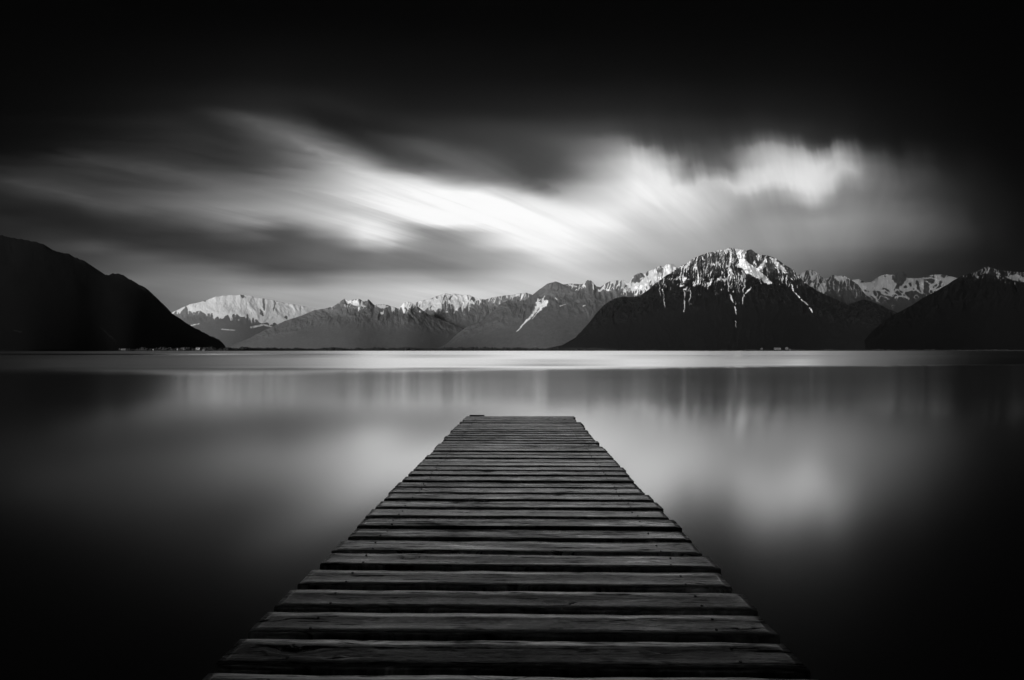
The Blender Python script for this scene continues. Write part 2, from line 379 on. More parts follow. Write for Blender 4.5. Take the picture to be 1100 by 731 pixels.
# ------------------------------------------------------------------ lake
me = bpy.data.meshes.new('lake')
me.from_pydata([(-45000, -3000, 0), (45000, -3000, 0), (45000, 40000, 0), (-45000, 40000, 0)], [], [(0, 1, 2, 3)])
me.materials.append(M_WATER)
tag(put('lake', me), 'still dark lake water with blurred reflections of the bright clouds', 'lake', kind='structure')

# ------------------------------------------------------------------ mountains
def in_poly(px, py, poly, feather=1.2):
    """soft polygon mask: signed distance"""
    d = np.full(px.shape, 1e9); inside = np.zeros(px.shape, bool)
    n = len(poly)
    for i in range(n):
        x0, y0 = poly[i]; x1, y1 = poly[(i + 1) % n]
        ex, ey = x1 - x0, y1 - y0
        tt = np.clip(((px - x0) * ex + (py - y0) * ey) / (ex * ex + ey * ey + 1e-9), 0, 1)
        d = np.minimum(d, np.hypot(px - x0 - tt * ex, py - y0 - tt * ey))
        c = (y0 > py) != (y1 > py)
        xi = x0 + (py - y0) / (ey if abs(ey) > 1e-9 else 1e-9) * ex
        inside ^= c & (px < xi)
    sd = np.where(inside, d, -d)
    return smooth(-feather, feather, sd)

def stroke(px, py, pts, w0, w1):
    m = np.zeros(px.shape)
    n = len(pts) - 1
    for i in range(n):
        x0, y0 = pts[i]; x1, y1 = pts[i + 1]
        ex, ey = x1 - x0, y1 - y0
        tt = np.clip(((px - x0) * ex + (py - y0) * ey) / (ex * ex + ey * ey + 1e-9), 0, 1)
        d = np.hypot(px - x0 - tt * ex, py - y0 - tt * ey)
        ww = w0 + (w1 - w0) * (i + tt) / n
        m = np.maximum(m, 1 - smooth(ww * 0.4, ww * 1.2, d))
    return m

def range_mesh(name, prof, D, mat, label, cat='mountain', seed=1, slope=1.7, step=0.5, rows=150, jag=0.5, lam=14.0, relief=0.10,
               snowline=None, snow_amp=1.0, cover=0.85, streaky=1.0, flute=1.0, gl_=26.0, fanx=None, fany=267.0, sharp=6.0, snow_soft=14.0, streak=4.0, snows=(), strokes=(), bare=(), spurs=(), Dtab=None, blur=16.0, conc=1.0):
    """terrain of one massif: crest traced at distance D, real face in front of it and back slope behind it"""
    x0, x1 = prof[0][0], prof[-1][0]
    X = np.arange(x0, x1 + step, step)
    yr = lerp_tab(X, prof)
    T = (HY - yr) / F
    env = np.clip(T * F / 20.0, 0, 1)
    T = T + env * jag / F * (fbm(X / 7.0, X * 0 + seed, 4, seed) * 1.1)
    k = np.exp(-0.5 * (np.arange(-60, 61) * step / blur) ** 2); k /= k.sum()
    Ts = np.convolve(np.pad(T, 60, 'edge'), k, 'same')[60:-60]
    Dx = np.full_like(X, D) if Dtab is None else lerp_tab(X, Dtab)
    nb = 14
    tf = np.linspace(0, 1, rows)
    U = (X - CX) / F
    uu, tt = np.meshgrid(U, tf)
    XX = np.broadcast_to(X, uu.shape)
    mixw = tt ** sharp
    # guard: smoothed crest never rises over the true one
    Tb = np.minimum(Ts, T * 1.0 + 0.02)
    vv = (Tb * (1 - mixw) + T * mixw) * tt ** conc
    vmax = T[None, :] * (0.86 + 0.14 * tt)
    vv = np.minimum(vv, np.maximum(vmax, 0))
    py = HY - vv * F
    # relief runs down the fall line: gullies and spurs, as a displacement towards or away from the viewer
    wob = fbm(XX / 40.0, tt * 1.6, 2, seed + 3) * 12.0
    sx = (XX + wob) / lam
    g = ridged(sx, tt * 3.0 + 0.15 * sx, 5, seed + 5, 0.5) + 0.7 * fbm(XX / 8.0, py / 8.0, 4, seed + 6)
    big = fbm(XX / (lam * 4.0), tt * 1.2, 3, seed + 9)
    depth = Dx[None, :] * np.maximum(Ts, 0.012)[None, :] * slope
    ampl = np.maximum(Ts, 0.01)[None, :] * Dx[None, :] * relief * (0.10 + 0.90 * smooth(0.40, 0.8, tt))
    d = Dx[None, :] - depth * (1 - tt) - ampl * (g * 1.2 * flute + big * 1.6)
    for pts, w_, a_ in spurs:
        d -= stroke(XX, py, pts, w_, w_ * 1.6) * a_ * Dx[None, :] * 0.03
    conv = g
    # snow
    s = np.zeros_like(uu)
    if snowline is not None:
        ys = lerp_tab(X, snowline)[None, :]
        alt = np.clip((ys - py) / snow_soft, -1.0, 1.0)
        fan = XX if fanx is None else (XX - fanx) * (1.0 - 0.0035 * np.clip(py - fany, -40, 90)) + fanx
        wx = fan + fbm(XX / 9.0, py / 14.0, 3, seed + 14) * 3.5
        p1 = np.abs(perlin(wx / (streak * 1.5), py / gl_, seed + 11))
        p2 = np.abs(perlin((wx + 7.7) / (streak * 0.75), py / (gl_ * 0.5), seed + 12))
        pat = fbm(XX / 9.0, py / 7.0, 4, seed + 13)
        eps = np.clip(0.03 + 0.62 * cover * np.clip(alt, 0, 1) + 0.22 * pat + 0.05 * alt, 0.0, 2.0)
        net = np.maximum(1 - smooth(eps * 0.55, eps * 0.55 + 0.075, p1), 0.9 * (1 - smooth(eps * 0.40, eps * 0.40 + 0.07, p2)))
        s = net * smooth(-0.55, 0.15, alt + 1.1 * pat) * (0.72 + 0.45 * (1 - smooth(-0.25, 0.25, -pat - 0.5 * cover))) * snow_amp
    nz = fbm(XX / 3.2, py / 3.2, 3, seed + 31) * 2.0
    for poly, f_ in snows:
        mk = in_poly(XX + nz * f_, py + nz * f_, poly)
        s = np.maximum(s, mk * (0.74 if f_ > 2 else 1.0) * np.clip(0.98 + (1.1 if f_ >= 1 else 0.5) * fbm(XX / 4.0, py / 6.0, 3, seed + 50), 0, 1))
    for poly, a_ in bare:
        s = s - in_poly(XX + nz * 1.5, py + nz * 1.5, poly, 2.0) * a_
    for pts, w0, w1 in strokes:
        s = np.maximum(s, stroke(XX + nz * 0.6 + 1.2 * perlin(XX * 0 + 0.5, py / 5.0, seed + 41), py, pts, w0 * 0.85, w1 * 0.8) * (0.66 + 0.22 * perlin(XX / 2.5, py / 6.0, seed + 40)))
    s = np.clip(s, 0, 1)
    Pf = np.stack([uu * d, d, CAM_Z + vv * d], -1)
    Pf[0, :, 2] = -30.0
    # back slope
    Pb = []
    for j in range(1, nb + 1):
        q = j / nb
        db = d[-1] + depth[0] * 0.9 * q
        zz = (CAM_Z + T * d[-1]) * (1 - q ** 1.3) - 30.0 * q
        zz = np.minimum(zz, CAM_Z + T * db * 0.999)
        Pb.append(np.stack([U * d[-1], db, zz], -1))
    Pall = np.concatenate([Pf, np.array(Pb)], 0)
    sall = np.concatenate([s, np.repeat(s[-1:], nb, 0)], 0)
    me = grid_mesh(name, Pall)
    a = me.attributes.new('snow', 'FLOAT', 'POINT'); a.data.foreach_set('value', sall.reshape(-1).astype(np.float32))
    me.materials.append(mat)
    o = put(name, me)
    return tag(o, label, cat, kind='structure')

# broad snow massif far off, between the wooded hill and the first forested range
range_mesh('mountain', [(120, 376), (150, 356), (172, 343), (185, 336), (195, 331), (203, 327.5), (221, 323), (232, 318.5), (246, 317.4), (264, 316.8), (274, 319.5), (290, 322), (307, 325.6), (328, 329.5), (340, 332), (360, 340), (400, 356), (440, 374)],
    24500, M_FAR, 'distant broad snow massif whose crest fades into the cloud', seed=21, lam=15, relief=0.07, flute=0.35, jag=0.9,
    snowline=[(120, 338), (190, 338), (215, 336), (232, 344), (258, 342), (275, 346), (300, 352), (360, 346), (440, 340)], snow_soft=7, streak=8, cover=0.95, gl_=30.0,
    bare=[([(203, 352), (214, 338), (232, 336), (256, 346), (260, 362), (200, 366)], 0.3)],
    strokes=[([(205, 350), (214, 348)], 1.2, 1.0), ([(238, 354), (252, 355)], 1.1, .8), ([(270, 352), (283, 349), (294, 352)], 2.0, 1.2)])
# second forested range with two dark tooth peaks
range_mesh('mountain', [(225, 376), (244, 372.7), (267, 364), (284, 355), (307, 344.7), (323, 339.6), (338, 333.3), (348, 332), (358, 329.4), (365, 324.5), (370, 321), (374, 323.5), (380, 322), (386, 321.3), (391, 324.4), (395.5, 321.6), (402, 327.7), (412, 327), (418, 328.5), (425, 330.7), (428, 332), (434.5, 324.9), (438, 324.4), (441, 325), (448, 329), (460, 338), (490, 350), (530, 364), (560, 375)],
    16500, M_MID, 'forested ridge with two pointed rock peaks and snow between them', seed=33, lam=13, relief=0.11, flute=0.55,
    snowline=[(225, 320), (330, 326), (355, 331), (372, 328), (392, 330), (420, 334), (440, 334), (470, 330), (560, 320)], snow_soft=9, streak=5,
    snows=[([(374, 323.5), (386, 322), (391, 325), (392, 330), (380, 329)], 0.8), ([(402, 328), (412, 327.5), (418, 330), (410, 332)], 0.6)],
    bare=[([(364, 322), (370, 320), (374, 326), (372, 336), (358, 336)], .7), ([(391, 324), (396, 320), (403, 329), (396, 334)], .7)])
# snow peak behind
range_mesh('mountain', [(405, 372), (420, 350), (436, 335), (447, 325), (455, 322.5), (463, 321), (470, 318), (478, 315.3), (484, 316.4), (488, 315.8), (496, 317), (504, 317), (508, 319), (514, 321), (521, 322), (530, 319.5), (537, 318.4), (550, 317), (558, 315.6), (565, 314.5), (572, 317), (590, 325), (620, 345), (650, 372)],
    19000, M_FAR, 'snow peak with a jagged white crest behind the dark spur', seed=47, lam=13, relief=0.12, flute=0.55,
    snowline=[(405, 330), (445, 333), (470, 334), (500, 334), (512, 326), (540, 322), (572, 322), (650, 318)], snow_soft=9, streak=5,
    snows=[([(449, 333), (452, 325), (466, 321), (468, 326), (458, 332), (448, 340)], 0.8)])
# middle massif: dome and the spur in front of it, with one long scree streak
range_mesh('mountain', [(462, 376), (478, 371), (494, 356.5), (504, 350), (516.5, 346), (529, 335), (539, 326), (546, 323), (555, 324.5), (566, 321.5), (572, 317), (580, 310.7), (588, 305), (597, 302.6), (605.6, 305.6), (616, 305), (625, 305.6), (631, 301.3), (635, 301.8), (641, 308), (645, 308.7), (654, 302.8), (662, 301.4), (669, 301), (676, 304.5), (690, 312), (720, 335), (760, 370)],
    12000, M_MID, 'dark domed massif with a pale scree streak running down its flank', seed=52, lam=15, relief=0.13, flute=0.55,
    snowline=[(462, 300), (560, 300), (600, 299), (612, 308), (645, 309), (672, 311), (760, 300)], snow_soft=10, streak=5,
    snows=[([(572, 333), (574, 327), (581, 321), (589, 322), (588, 328), (579, 334), (571, 338)], 2.2)],
    strokes=[([(583, 324), (574, 336), (563, 347), (556, 356)], 3.0, 1.0), ([(588, 325), (580, 333), (570, 344)], 1.4, .5), ([(602, 329), (607, 327)], 1.2, .8), ([(626, 329), (629, 328)], 1.1, .8),
             ([(610, 306), (622, 309)], 1.3, .9), ([(585, 318), (581, 324)], .8, .6), ([(596, 320), (598, 322)], .8, .6)])
# white ridge left of the main peak
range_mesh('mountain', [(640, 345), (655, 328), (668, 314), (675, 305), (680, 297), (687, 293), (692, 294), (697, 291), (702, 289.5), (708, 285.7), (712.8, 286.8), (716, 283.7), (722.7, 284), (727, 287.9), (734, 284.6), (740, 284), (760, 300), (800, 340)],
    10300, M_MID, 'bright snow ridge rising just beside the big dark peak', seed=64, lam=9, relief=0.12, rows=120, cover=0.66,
    snowline=[(640, 318), (668, 314), (690, 316), (720, 316), (800, 316)], snow_soft=12, streak=3.6,
    bare=[([(676, 306), (681, 296), (688, 292), (693, 296), (688, 303), (680, 305)], .9), ([(703, 290), (710, 285), (714, 290), (709, 296)], .6)],
    strokes=[([(684, 318), (686, 306), (694, 300)], 1.6, 1.2), ([(690, 316), (697, 300)], 1.3, 1.0), ([(699, 306), (703, 296)], 1.2, 1.0)])
# main peak
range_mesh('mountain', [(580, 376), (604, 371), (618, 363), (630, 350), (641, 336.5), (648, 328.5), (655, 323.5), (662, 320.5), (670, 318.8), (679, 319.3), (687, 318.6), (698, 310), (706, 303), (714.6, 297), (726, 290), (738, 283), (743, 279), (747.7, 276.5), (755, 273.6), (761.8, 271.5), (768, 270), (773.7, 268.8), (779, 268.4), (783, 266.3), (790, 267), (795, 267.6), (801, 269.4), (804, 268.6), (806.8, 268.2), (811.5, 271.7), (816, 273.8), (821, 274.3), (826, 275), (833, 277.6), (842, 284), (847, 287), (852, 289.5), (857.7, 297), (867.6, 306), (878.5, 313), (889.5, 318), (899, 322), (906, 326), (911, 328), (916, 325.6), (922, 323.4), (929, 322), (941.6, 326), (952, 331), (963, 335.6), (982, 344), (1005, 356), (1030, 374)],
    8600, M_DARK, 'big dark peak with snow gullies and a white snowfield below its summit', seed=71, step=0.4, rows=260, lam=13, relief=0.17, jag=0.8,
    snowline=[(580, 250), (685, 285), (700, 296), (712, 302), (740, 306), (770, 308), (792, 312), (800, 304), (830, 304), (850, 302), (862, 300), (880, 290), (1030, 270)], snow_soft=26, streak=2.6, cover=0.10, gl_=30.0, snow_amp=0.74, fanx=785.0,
    snows=[([(789, 266.5), (796, 266.5), (803, 269), (800, 276), (805, 283), (813, 289), (823, 296), (830, 304), (826, 306.5), (811, 301), (801, 294), (796, 286), (792, 276)], 0.9),
           ([(812, 290), (818, 283), (822, 278), (824, 284), (819, 293)], 1.0),
           ([(826, 276), (834, 279), (841, 287), (846, 292), (838, 291), (831, 283)], 1.0),
           ([(761, 271), (773, 268), (783, 266), (786, 269), (774, 271)], .7)],
    bare=[([(815, 300), (818, 286), (826, 281), (834, 294), (830, 304)], .35), ([(799, 277), (806, 267), (813, 273), (808, 281), (803, 282)], .55),
          ([(801, 303), (803, 294), (826, 306), (840, 311), (870, 310), (900, 322), (900, 376), (790, 376), (796, 318)], .9)],
    strokes=[([(735, 311), (735.5, 322), (734.5, 335)], 1.0, .8), ([(742, 312), (740.5, 328)], .7, .5), ([(712, 311), (714, 330)], .7, .7), ([(708, 300), (709, 318)], .7, .5),
             ([(782, 290), (782.5, 313)], 1.3, 1.0), ([(784, 317), (788, 325)], 1.3, 1.2), ([(789, 330), (791, 338)], 1.1, .8), ([(790, 345), (791, 352)], .6, .5),
             ([(800, 302), (798.5, 316), (798, 327)], 1.2, 1.0), ([(807, 309.5), (801, 315.5)], 1.4, .9), ([(798, 290), (801, 303)], .9, .9),
             ([(850, 306), (853, 314), (859, 320)], 1.0, 1.0), ([(861, 322), (868, 328)], 1.1, 1.1), ([(869, 331), (873, 336)], 1.0, .8), ([(845, 296), (845, 307)], .9, .7), ([(817, 302), (818, 305)], 1.2, .8)])
# jagged rock and snow peaks right of it
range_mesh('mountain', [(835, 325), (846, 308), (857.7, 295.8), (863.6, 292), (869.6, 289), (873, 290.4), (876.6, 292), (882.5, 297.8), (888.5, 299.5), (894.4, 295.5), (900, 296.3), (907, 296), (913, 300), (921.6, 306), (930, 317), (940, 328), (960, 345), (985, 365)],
    11500, M_VEILPAINT, 'jagged grey peaks with patchy snow between the main peak and the hump', seed=83, lam=8, relief=0.11, flute=0.6, jag=1.1, rows=120, cover=0.40,
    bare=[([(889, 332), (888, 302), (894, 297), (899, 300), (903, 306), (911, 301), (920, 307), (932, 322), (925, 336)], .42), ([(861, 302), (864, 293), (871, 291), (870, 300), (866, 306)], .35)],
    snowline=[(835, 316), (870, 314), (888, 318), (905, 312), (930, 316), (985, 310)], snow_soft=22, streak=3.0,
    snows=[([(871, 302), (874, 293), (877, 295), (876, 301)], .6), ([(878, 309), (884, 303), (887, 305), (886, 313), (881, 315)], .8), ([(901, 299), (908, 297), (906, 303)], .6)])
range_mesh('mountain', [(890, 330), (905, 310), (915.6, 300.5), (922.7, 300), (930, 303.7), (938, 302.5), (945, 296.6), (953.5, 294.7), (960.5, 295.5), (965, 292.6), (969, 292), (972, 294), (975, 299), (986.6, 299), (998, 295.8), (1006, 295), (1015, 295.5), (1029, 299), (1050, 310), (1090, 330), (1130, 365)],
    15000, M_VEILPAINT, 'snow covered high alps in the gap beside the dark forested slope', seed=94, lam=10, relief=0.10, flute=0.4, jag=1.0, rows=120, cover=0.55, gl_=13.0,
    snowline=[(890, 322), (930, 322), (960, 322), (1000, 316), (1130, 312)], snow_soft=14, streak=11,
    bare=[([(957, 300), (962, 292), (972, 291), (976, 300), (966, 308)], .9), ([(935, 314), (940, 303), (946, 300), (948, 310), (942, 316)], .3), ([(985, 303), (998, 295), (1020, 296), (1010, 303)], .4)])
# dark slope closing the right side
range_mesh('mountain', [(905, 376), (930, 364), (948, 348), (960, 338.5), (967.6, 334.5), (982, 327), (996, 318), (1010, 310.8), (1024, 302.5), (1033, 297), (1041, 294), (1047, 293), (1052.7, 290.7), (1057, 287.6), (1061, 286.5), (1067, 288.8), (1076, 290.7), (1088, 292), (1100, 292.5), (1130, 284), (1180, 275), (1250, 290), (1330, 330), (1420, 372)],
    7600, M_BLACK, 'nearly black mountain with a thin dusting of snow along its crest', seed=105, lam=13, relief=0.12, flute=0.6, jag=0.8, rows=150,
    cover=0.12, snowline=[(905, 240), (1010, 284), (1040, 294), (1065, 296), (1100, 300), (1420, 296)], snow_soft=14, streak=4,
    snows=[([(1080, 298), (1090, 294), (1104, 300), (1100, 304), (1088, 301)], 1.0)])
# wooded hill at the left
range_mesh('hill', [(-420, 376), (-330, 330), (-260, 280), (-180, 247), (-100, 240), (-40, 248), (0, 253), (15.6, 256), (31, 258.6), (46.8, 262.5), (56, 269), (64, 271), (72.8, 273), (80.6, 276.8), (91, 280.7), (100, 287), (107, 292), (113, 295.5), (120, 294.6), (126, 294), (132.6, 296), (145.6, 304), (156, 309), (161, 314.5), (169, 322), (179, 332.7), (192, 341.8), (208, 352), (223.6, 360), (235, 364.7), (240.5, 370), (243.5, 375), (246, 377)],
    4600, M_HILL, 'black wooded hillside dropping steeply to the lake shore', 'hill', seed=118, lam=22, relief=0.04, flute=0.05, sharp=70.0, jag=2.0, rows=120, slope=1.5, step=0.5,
    strokes=[([(14, 355), (22, 357)], 1.4, 1.0), ([(108, 352), (116, 360), (124, 366)], 1.3, .8)])

# added unseen slope behind the viewpoint, placed to shade jetty and near water
X = np.linspace(-900, 500, 141); Yq = np.linspace(0, 1, 40)
xx, qq = np.meshgrid(X, Yq)
crest = 95 + 14 * fbm(xx / 120.0, xx * 0 + 2.0, 4, 140) + 6 * fbm(xx / 18.0, qq * 14, 3, 141)
zz = crest * np.sin(np.pi * np.clip(qq * 0.62, 0, 1)) ** 0.9 - 2.0
me = grid_mesh('hill', np.stack([xx, -45 - 330 * qq - 25 * fbm(xx / 90.0, qq * 3, 3, 142), zz], -1)[:, ::-1])
me.materials.append(M_HILL)
tag(put('hill', me), 'added unseen slope behind the start of the jetty, placed to shade it', 'hill', kind='structure')

# ------------------------------------------------------------------ low shore land with its woods
def shore_z(px):      # crest of the low land, photo pixels over the water line
    return lerp_tab(px, [(-200, 5), (0, 5), (60, 3.5), (130, 2.2), (240, 1.6), (400, 2.0), (520, 2.4), (640, 1.8), (660, 0.8), (1300, 0.8)])
def shore_d(px):
    return lerp_tab(px, [(-300, 3600), (243, 3600), (330, 5200), (640, 5600), (800, 4900), (1400, 4600)])
X = np.arange(-300, 1400, 3.0)
rows = []
for q, hz in ((0.0, -3.0), (0.004, 2.0), (0.05, 0.75), (0.1, 1.0), (0.2, 1.05), (0.35, 0.6), (0.5, -40.0)):
    dd = shore_d(X) * (1 + q)
    zz = np.full_like(X, hz) if q < 0.01 or q > 0.45 else CAM_Z + hz * shore_z(X) / F * dd * 0.9
    rows.append(np.stack([(X - CX) / F * dd, dd, zz], -1))
me = grid_mesh('shore', np.array(rows)); me.materials.append(M_SHORE)
tag(put('shore', me), 'low dark strip of land along the far edge of the lake', 'shore', kind='structure')

def crown_verts(rs, r, h, n=6, conifer=False):
    vs = []; fs = []
    prof = [(0.25, 0.0), (1.0, 0.25), (0.75, 0.6), (0.3, 0.9)] if not conifer else [(0.3, 0.0), (1.0, 0.12), (0.6, 0.5), (0.2, 0.85)]
    for pr, pz in prof:
        for k in range(n):
            a = 2 * math.pi * (k + rs.rand() * 0.5) / n
            rr = r * pr * (0.75 + 0.5 * rs.rand())
            vs.append((rr * math.cos(a), rr * math.sin(a), h * (pz + 0.08 * (rs.rand() - 0.5))))
    vs.append((0, 0, h))
    for j in range(len(prof) - 1):
        for k in range(n):
            a = j * n + k; b = j * n + (k + 1) % n
            fs.append((a, b, b + n, a + n))
    top = len(vs) - 1; l = (len(prof) - 1) * n
    for k in range(n): fs.append((l + k, l + (k + 1) % n, top))
    return vs, fs

def woods(name, label, spots, seed):
    rs = np.random.RandomState(seed); V = []; Fc = []
    for (px, dd, zz, r, h) in spots:
        v_, f_ = crown_verts(rs, r, h, 6, rs.rand() < 0.35)
        b = len(V); cx = (px - CX) / F * dd
        V += [(cx + a, dd + b_, zz + c) for a, b_, c in v_]
        Fc += [tuple(i + b for i in f) for f in f_]
    me = bpy.data.meshes.new(name); me.from_pydata(V, [], Fc); me.materials.append(M_LEAF)
    return tag(put(name, me), label, 'woods', kind='stuff')

rs = np.random.RandomState(5)
def spots_between(xa, xb, n, hmin, hmax, q0, q1, lo=0.0):
    out = []
    for _ in range(n):
        px = xa + (xb - xa) * rs.rand(); q = q0 + (q1 - q0) * rs.rand()
        dd = float(shore_d(px)) * (1 + q)
        cl = 0.6 + 0.9 * max(0.0, float(fbm(np.array([px / 14.0]), np.array([0.3]), 3, 5)[0]) + 0.35)
        h = (hmin + (hmax - hmin) * rs.rand()) * cl
        zz = CAM_Z + float(shore_z(px)) / F * dd * 0.9 * min(1.0, q / 0.08) - 1.0 if q > 0.004 else 0.5
        out.append((px, dd, zz, h * (0.35 + 0.3 * rs.rand()), h))
    return out
woods('shore_woods', 'dark trees crowding the water edge under the black hillside', spots_between(-200, 246, 1500, 9, 22, 0.006, 0.10), 1)
woods('treeline', 'thin dark line of trees along the middle of the far shore', spots_between(240, 660, 2200, 12, 24, 0.002, 0.08), 2)
woods('forest_strip', 'dark trees at the foot of the big peak along the water', spots_between(655, 1300, 1300, 6, 13, 0.002, 0.03), 3)

# poplars standing out of the tree line
def poplar(px, dd, h, label):
    root = bpy.data.objects.new('poplar_tree', None); COL.objects.link(root)
    root.location = ((px - CX) / F * dd, dd, 2.0)
    tag(root, label, 'tree', 'poplars on the far shore')
    bm = bmesh.new()
    bmesh.ops.create_cone(bm, cap_ends=True, segments=8, radius1=0.9, radius2=0.4, depth=h * 0.5)
    bmesh.ops.translate(bm, verts=bm.verts, vec=(0, 0, h * 0.25))
    me = bpy.data.meshes.new('trunk'); bm.to_mesh(me); bm.free(); me.materials.append(M_BEAM); put('trunk', me, root)
    rs = np.random.RandomState(int(px)); V = []; Fc = []
    for k in range(26):
        q = k / 25
        rr = h * 0.16 * math.sin(math.pi * (0.12 + 0.83 * q)) ** 0.8
        v_, f_ = crown_verts(rs, rr * 0.8, h * 0.2, 6)
        ox, oy = (rs.rand(2) - 0.5) * rr; b = len(V)
        V += [(a + ox, b_ + oy, c + h * (0.1 + 0.72 * q)) for a, b_, c in v_]
        Fc += [tuple(i + b for i in f) for f in f_]
    me = bpy.data.meshes.new('crown'); me.from_pydata(V, [], Fc); me.materials.append(M_LEAF); put('crown', me, root)
poplar(265.0, 4400, 36, 'slim dark poplar on the far shore, taller of the pair past the hill')
poplar(268.6, 4420, 31, 'slim dark poplar on the far shore, shorter of the pair past the hill')

# ------------------------------------------------------------------ houses on the far shore
def box(bm, x0, x1, y0, y1, z0, z1):
    vs = [bm.verts.new(p) for p in ((x0, y0, z0), (x1, y0, z0), (x1, y1, z0), (x0, y1, z0), (x0, y0, z1), (x1, y0, z1), (x1, y1, z1), (x0, y1, z1))]
    for f in ((0, 3, 2, 1), (4, 5, 6, 7), (0, 1, 5, 4), (1, 2, 6, 5), (2, 3, 7, 6), (3, 0, 4, 7)): bm.faces.new([vs[i] for i in f])

def house(px, py, dd, wd, dp, hw, hr, label, gable='x', roofm=None, rot=0.0):
    wallm = M_WALL if roofm else M_WALLD
    root = bpy.data.objects.new('house', None); COL.objects.link(root)
    z0 = CAM_Z + (HY - py) / F * dd
    root.location = ((px - CX) / F * dd, dd, z0); root.rotation_euler.z = rot
    tag(root, label, 'house', 'houses on the far shore')
    bm = bmesh.new(); box(bm, -wd / 2, wd / 2, -dp / 2, dp / 2, -4, hw)
    if gable == 'x':
        a = [bm.verts.new(p) for p in ((-wd / 2, -dp / 2, hw), (-wd / 2, dp / 2, hw), (-wd / 2, 0, hw + hr - .25))]
        b = [bm.verts.new(p) for p in ((wd / 2, -dp / 2, hw), (wd / 2, dp / 2, hw), (wd / 2, 0, hw + hr - .25))]
    else:
        a = [bm.verts.new(p) for p in ((-wd / 2, -dp / 2, hw), (wd / 2, -dp / 2, hw), (0, -dp / 2, hw + hr - .25))]
        b = [bm.verts.new(p) for p in ((-wd / 2, dp / 2, hw), (wd / 2, dp / 2, hw), (0, dp / 2, hw + hr - .25))]
    bm.faces.new(a); bm.faces.new(b[::-1])
    me = bpy.data.meshes.new('wall'); bm.to_mesh(me); bm.free(); me.materials.append(wallm); put('wall', me, root)
    bm = bmesh.new(); e = 0.8; th = 0.4
    if gable == 'x': sec = [(-dp / 2 - e, hw - e * 2 * hr / dp), (0, hw + hr), (dp / 2 + e, hw - e * 2 * hr / dp)]
    else: sec = [(-wd / 2 - e, hw - e * 2 * hr / wd), (0, hw + hr), (wd / 2 + e, hw - e * 2 * hr / wd)]
    L_ = (wd if gable == 'x' else dp) / 2 + e
    P_ = []
    for s in (-1, 1):
        for (q, z) in sec + [(q2, z2 + th) for q2, z2 in sec[::-1]]:
            P_.append(bm.verts.new((s * L_, q, z + .05) if gable == 'x' else (q, s * L_, z + .05)))
    n = 6
    for k in range(n): bm.faces.new((P_[k], P_[(k + 1) % n], P_[n + (k + 1) % n], P_[n + k]))
    bm.faces.new(P_[:n][::-1]); bm.faces.new(P_[n:])
    bmesh.ops.recalc_face_normals(bm, faces=bm.faces)
    me = bpy.data.meshes.new('roof'); bm.to_mesh(me); bm.free(); me.materials.append(roofm or M_ROOF); put('roof', me, root)
    nw = max(2, int(wd / 6)); nf = max(1, int(hw / 3.2))
    for i in range(nw):
        for j in range(nf):
            bm = bmesh.new(); cx = -wd / 2 + wd * (i + .5) / nw
            box(bm, cx - .7, cx + .7, -dp / 2 - .06, -dp / 2 + .1, j * 3.1 + 0.9, j * 3.1 + 2.3)
            me = bpy.data.meshes.new('window'); bm.to_mesh(me); bm.free(); me.materials.append(M_GLASS); put('window', me, root)

house(60.5, 372.6, 3640, 44, 26, 13, 14, 'widest pale lakeside building under the black hill, with a broad sloping roof', 'y', M_ROOFL, 0.25)
house(66.5, 374.4, 3560, 14, 10, 6, 4, 'small dim house at the foot of the widest lakeside building', 'x')
house(16, 370.0, 3700, 24, 11, 6, 5, 'low dim house among dark trees under the highest part of the black hill', 'x')
house(83.5, 371.2, 3720, 12, 10, 7, 5, 'small house up among the trees behind the widest lakeside building', 'y')
house(114.3, 373.8, 3640, 13, 11, 9, 6, 'narrow bright gabled house standing alone in the dark shore trees', 'y', M_ROOFL)
house(109.5, 376.4, 3570, 18, 9, 5, 4, 'low grey house at the water below the narrow gabled house', 'x')
house(133, 376.0, 3570, 32, 12, 5, 4, 'long low dim shed at the water between the gabled houses', 'x')
house(165, 376.2, 3560, 10, 9, 6, 4, 'tiny dim hut at the water under the middle of the hill', 'y')
house(191, 376.2, 3560, 10, 9, 8, 5, 'small bright house at the water beside a longer grey one', 'y', M_ROOFL)
house(196.5, 375.9, 3590, 24, 10, 8, 5, 'longer grey house touching the small bright house at the water', 'x')
house(213, 376.0, 3550, 28, 14, 11, 6, 'bright white house on the shore by the tip of the hill', 'x', M_ROOFL)
house(219, 376.6, 3545, 16, 10, 5, 4, 'low annex house beside the bright white house at the tip of the hill', 'x')
house(575, 374.8, 5700, 26, 14, 10, 8, 'dim house in the tree line below the scree streak', 'x')
house(835, 375.6, 4760, 58, 16, 10, 6, 'long pale building on the shore below the big peak', 'x', M_ROOFL)
house(845, 375.4, 4750, 22, 16, 13, 7, 'tall bright house next to the long pale building', 'y', M_ROOFL)
house(848.6, 376.4, 4740, 16, 12, 7, 5, 'small dim house stepping down from the tall bright house', 'x')
house(818, 375.6, 4800, 18, 12, 9, 6, 'dim small house apart from the long pale building', 'y')

# ------------------------------------------------------------------ jetty
HJ = 0.78; W = 1.518; PITCH = 0.16
root = bpy.data.objects.new('jetty', None); COL.objects.link(root)
root.location = (-0.0216, 0, CAM_Z - HJ); root.rotation_euler = (-0.0205, 0, -0.0180)
tag(root, 'weathered wooden plank jetty running straight out over the still lake', 'jetty')
Y_END = 7.42; Y_NEAR = 0.55
N = int(round((Y_END - Y_NEAR) / PITCH))
TH = 0.040

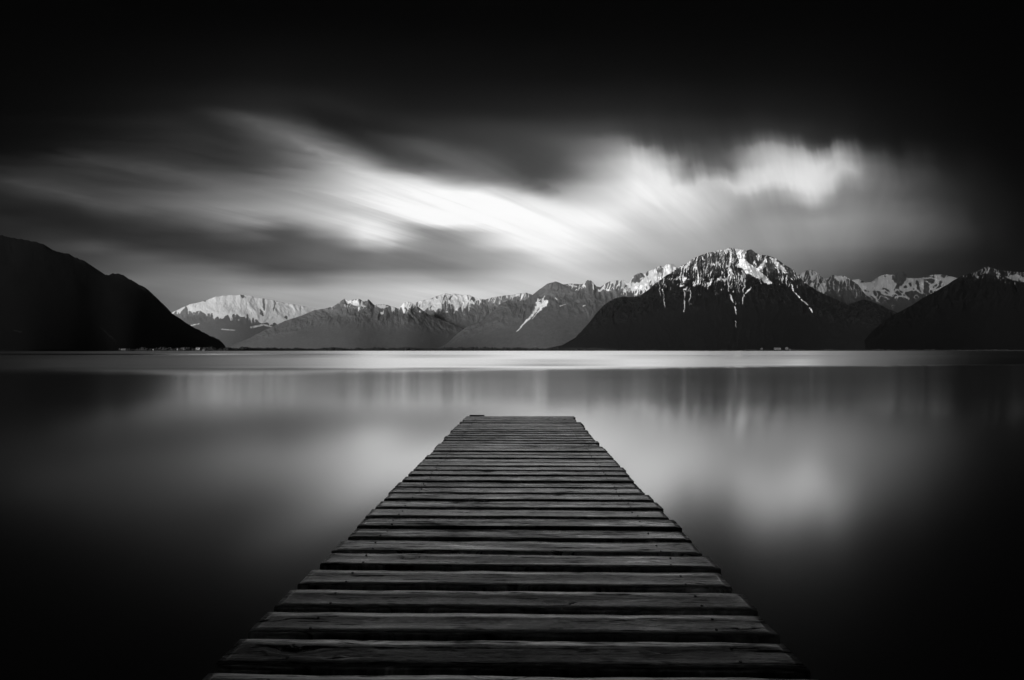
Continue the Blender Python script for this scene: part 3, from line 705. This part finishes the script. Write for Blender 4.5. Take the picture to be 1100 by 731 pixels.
# deck: bearers that carry the boards
bm = bmesh.new()
for xx in (-W / 2 + 0.16, 0.0, W / 2 - 0.16):
    box(bm, xx - 0.04, xx + 0.04, Y_NEAR, Y_END - 0.04, -TH - 0.165, -TH - 0.004)
me = bpy.data.meshes.new('deck'); bm.to_mesh(me); bm.free(); me.materials.append(M_BEAM)
deck = put('deck', me, root)
prng = random.Random(11)

def plank_mesh(i, wid, x0, x1):
    """one weathered board: rounded worn edges, cupped face, uneven ends, nail heads"""
    nx = 64
    prof = [(-0.5, -TH), (-0.5, -0.010), (-0.494, -0.0045), (-0.482, -0.0015), (-0.46, -0.0002), (-0.25, -0.0010), (0.0, -0.0016), (0.25, -0.0010), (0.46, -0.0002), (0.482, -0.0015), (0.494, -0.0045), (0.5, -0.010), (0.5, -TH)]
    ph = prng.uniform(0, 50)
    rows = []
    for k in range(nx + 1):
        q = k / nx
        row = []
        ec = min(q, 1 - q)
        for (a, z) in prof:
            xx = x0 + (x1 - x0) * q
            n1 = float(perlin(np.array([xx * 3.1 + ph]), np.array([a * 2.0 + ph]), 3)[0])
            n2 = float(perlin(np.array([xx * 11.0 + ph]), np.array([a * 3.0]), 8)[0])
            yy = a * wid + (0.0022 * n1 + 0.0016 * n2) * (1 if abs(a) > 0.3 else 0.2)
            zz = z + 0.0016 * n1 + (0.0008 * n2 if abs(a) < 0.49 else 0)
            if ec < 0.5 / nx: zz -= 0.0015 if z > -0.03 else 0.0
            if q == 0: xx += 0.004 * n2
            if q == 1: xx -= 0.004 * n2
            row.append((xx, yy, zz))
        rows.append(row)
    V = [p for r in rows for p in r]; m_ = len(prof); Fc = []
    for k in range(nx):
        for j in range(m_ - 1):
            Fc.append((k * m_ + j, (k + 1) * m_ + j, (k + 1) * m_ + j + 1, k * m_ + j + 1))
        Fc.append((k * m_ + m_ - 1, (k + 1) * m_ + m_ - 1, (k + 1) * m_, k * m_))
    Fc.append(tuple(range(m_))); Fc.append(tuple(nx * m_ + j for j in range(m_))[::-1])
    nf = len(Fc)
    for xx in (-W / 2 + 0.16, W / 2 - 0.16):
        for s in (-1, 1):
            cx = xx + prng.uniform(-.012, .012); cy = s * wid * 0.26 + prng.uniform(-.008, .008)
            b = len(V)
            for k in range(8):
                a = k * math.pi / 4; V.append((cx + 0.0042 * math.cos(a), cy + 0.0042 * math.sin(a), -0.004))
            for k in range(8):
                a = k * math.pi / 4; V.append((cx + 0.0042 * math.cos(a), cy + 0.0042 * math.sin(a), 0.0011))
            for k in range(8): Fc.append((b + k, b + (k + 1) % 8, b + 8 + (k + 1) % 8, b + 8 + k))
            Fc.append(tuple(b + 8 + k for k in range(8)))
    me = bpy.data.meshes.new('plank'); me.from_pydata(V, [], Fc)
    me.materials.append(M_WOOD); me.materials.append(M_NAIL)
    mi = np.zeros(len(Fc), np.int32); mi[nf:] = 1
    me.polygons.foreach_set('material_index', mi)
    sm = np.zeros(len(Fc), bool); sm[:nf - 2] = True
    me.polygons.foreach_set('use_smooth', sm)
    me.update()
    return me

y = Y_END
for i in range(N):
    wid = PITCH - 0.033 + prng.uniform(-0.005, 0.005)
    jx0 = prng.uniform(-0.012, 0.012); jx1 = prng.uniform(-0.012, 0.012)
    if i == 0: wid = 0.19
    if 1 <= i <= 3: jx1 -= 0.02
    gap = PITCH - wid if i else 0.012
    me = plank_mesh(i, wid, -W / 2 + jx0, W / 2 + jx1)
    o = put('plank', me, deck)
    o.location = (0, y - wid / 2 + prng.uniform(-0.004, 0.004), prng.uniform(-0.004, 0.004))
    o.rotation_euler = (prng.uniform(-0.012, 0.012), prng.uniform(-0.0022, 0.0022), prng.uniform(-0.005, 0.005))
    y -= wid + gap
# end cleats: short blocks of dark timber
def block(name, x0, x1, y0, y1, z0, z1, parent, mat):
    bm = bmesh.new(); box(bm, x0, x1, y0, y1, z0, z1)
    bmesh.ops.bevel(bm, geom=bm.edges[:], offset=0.004, segments=2, affect='EDGES', profile=0.7)
    me = bpy.data.meshes.new(name); bm.to_mesh(me); bm.free(); me.materials.append(mat)
    return put(name, me, parent)
block('end_cleat', -W / 2 + 0.04, -W / 2 + 0.25, Y_END + 0.004, Y_END + 0.06, -0.06, 0.012, root, M_BEAM)
block('side_cleat', W / 2 - 0.02, W / 2 + 0.03, 6.35, 6.75, -0.05, -0.004, root, M_BEAM)
for yy in (1.2, 4.2, 7.2):
    block('cross_beam', -W / 2 + 0.05, W / 2 - 0.05, yy - 0.05, yy + 0.05, -TH - 0.29, -TH - 0.17, root, M_BEAM)
    for s in (-1, 1):
        bm = bmesh.new()
        bmesh.ops.create_cone(bm, cap_ends=True, segments=20, radius1=0.085, radius2=0.075, depth=2.2)
        bmesh.ops.translate(bm, verts=bm.verts, vec=(s * (W / 2 - 0.22), yy + 0.13, -1.1 - TH - 0.05))
        me = bpy.data.meshes.new('post'); bm.to_mesh(me); bm.free(); me.materials.append(M_BEAM); put('post', me, root)

# ------------------------------------------------------------------ haze over the lake
hm = bpy.data.materials.new('haze_air'); hm.use_nodes = True
t = NT(hm.node_tree); t.n.clear()
out = t.node('ShaderNodeOutputMaterial'); pvn = t.node('ShaderNodeVolumePrincipled')
pvn.inputs['Color'].default_value = (0.9, 0.9, 0.9, 1); pvn.inputs['Density'].default_value = 9.0e-6
pvn.inputs['Anisotropy'].default_value = 0.93
t.link(pvn.outputs[0], out.inputs['Volume'])
bm = bmesh.new(); box(bm, -46000, 46000, -4000, 41000, -31.0 - 1.0, 3300)
me = bpy.data.meshes.new('haze'); bm.to_mesh(me); bm.free(); me.materials.append(hm)
tag(put('haze', me), 'thin grey haze hanging over the lake and the mountains', 'haze', kind='stuff')

# ------------------------------------------------------------------ render settings
sc.render.engine = 'CYCLES'
sc.cycles.use_denoising = True
sc.cycles.max_bounces = 6
sc.cycles.sample_clamp_indirect = 5.0
sc.view_settings.view_transform = 'Standard'; sc.view_settings.look = 'None'
sc.view_settings.exposure = 0.0; sc.view_settings.gamma = 1.0
sc.view_settings.use_curve_mapping = False
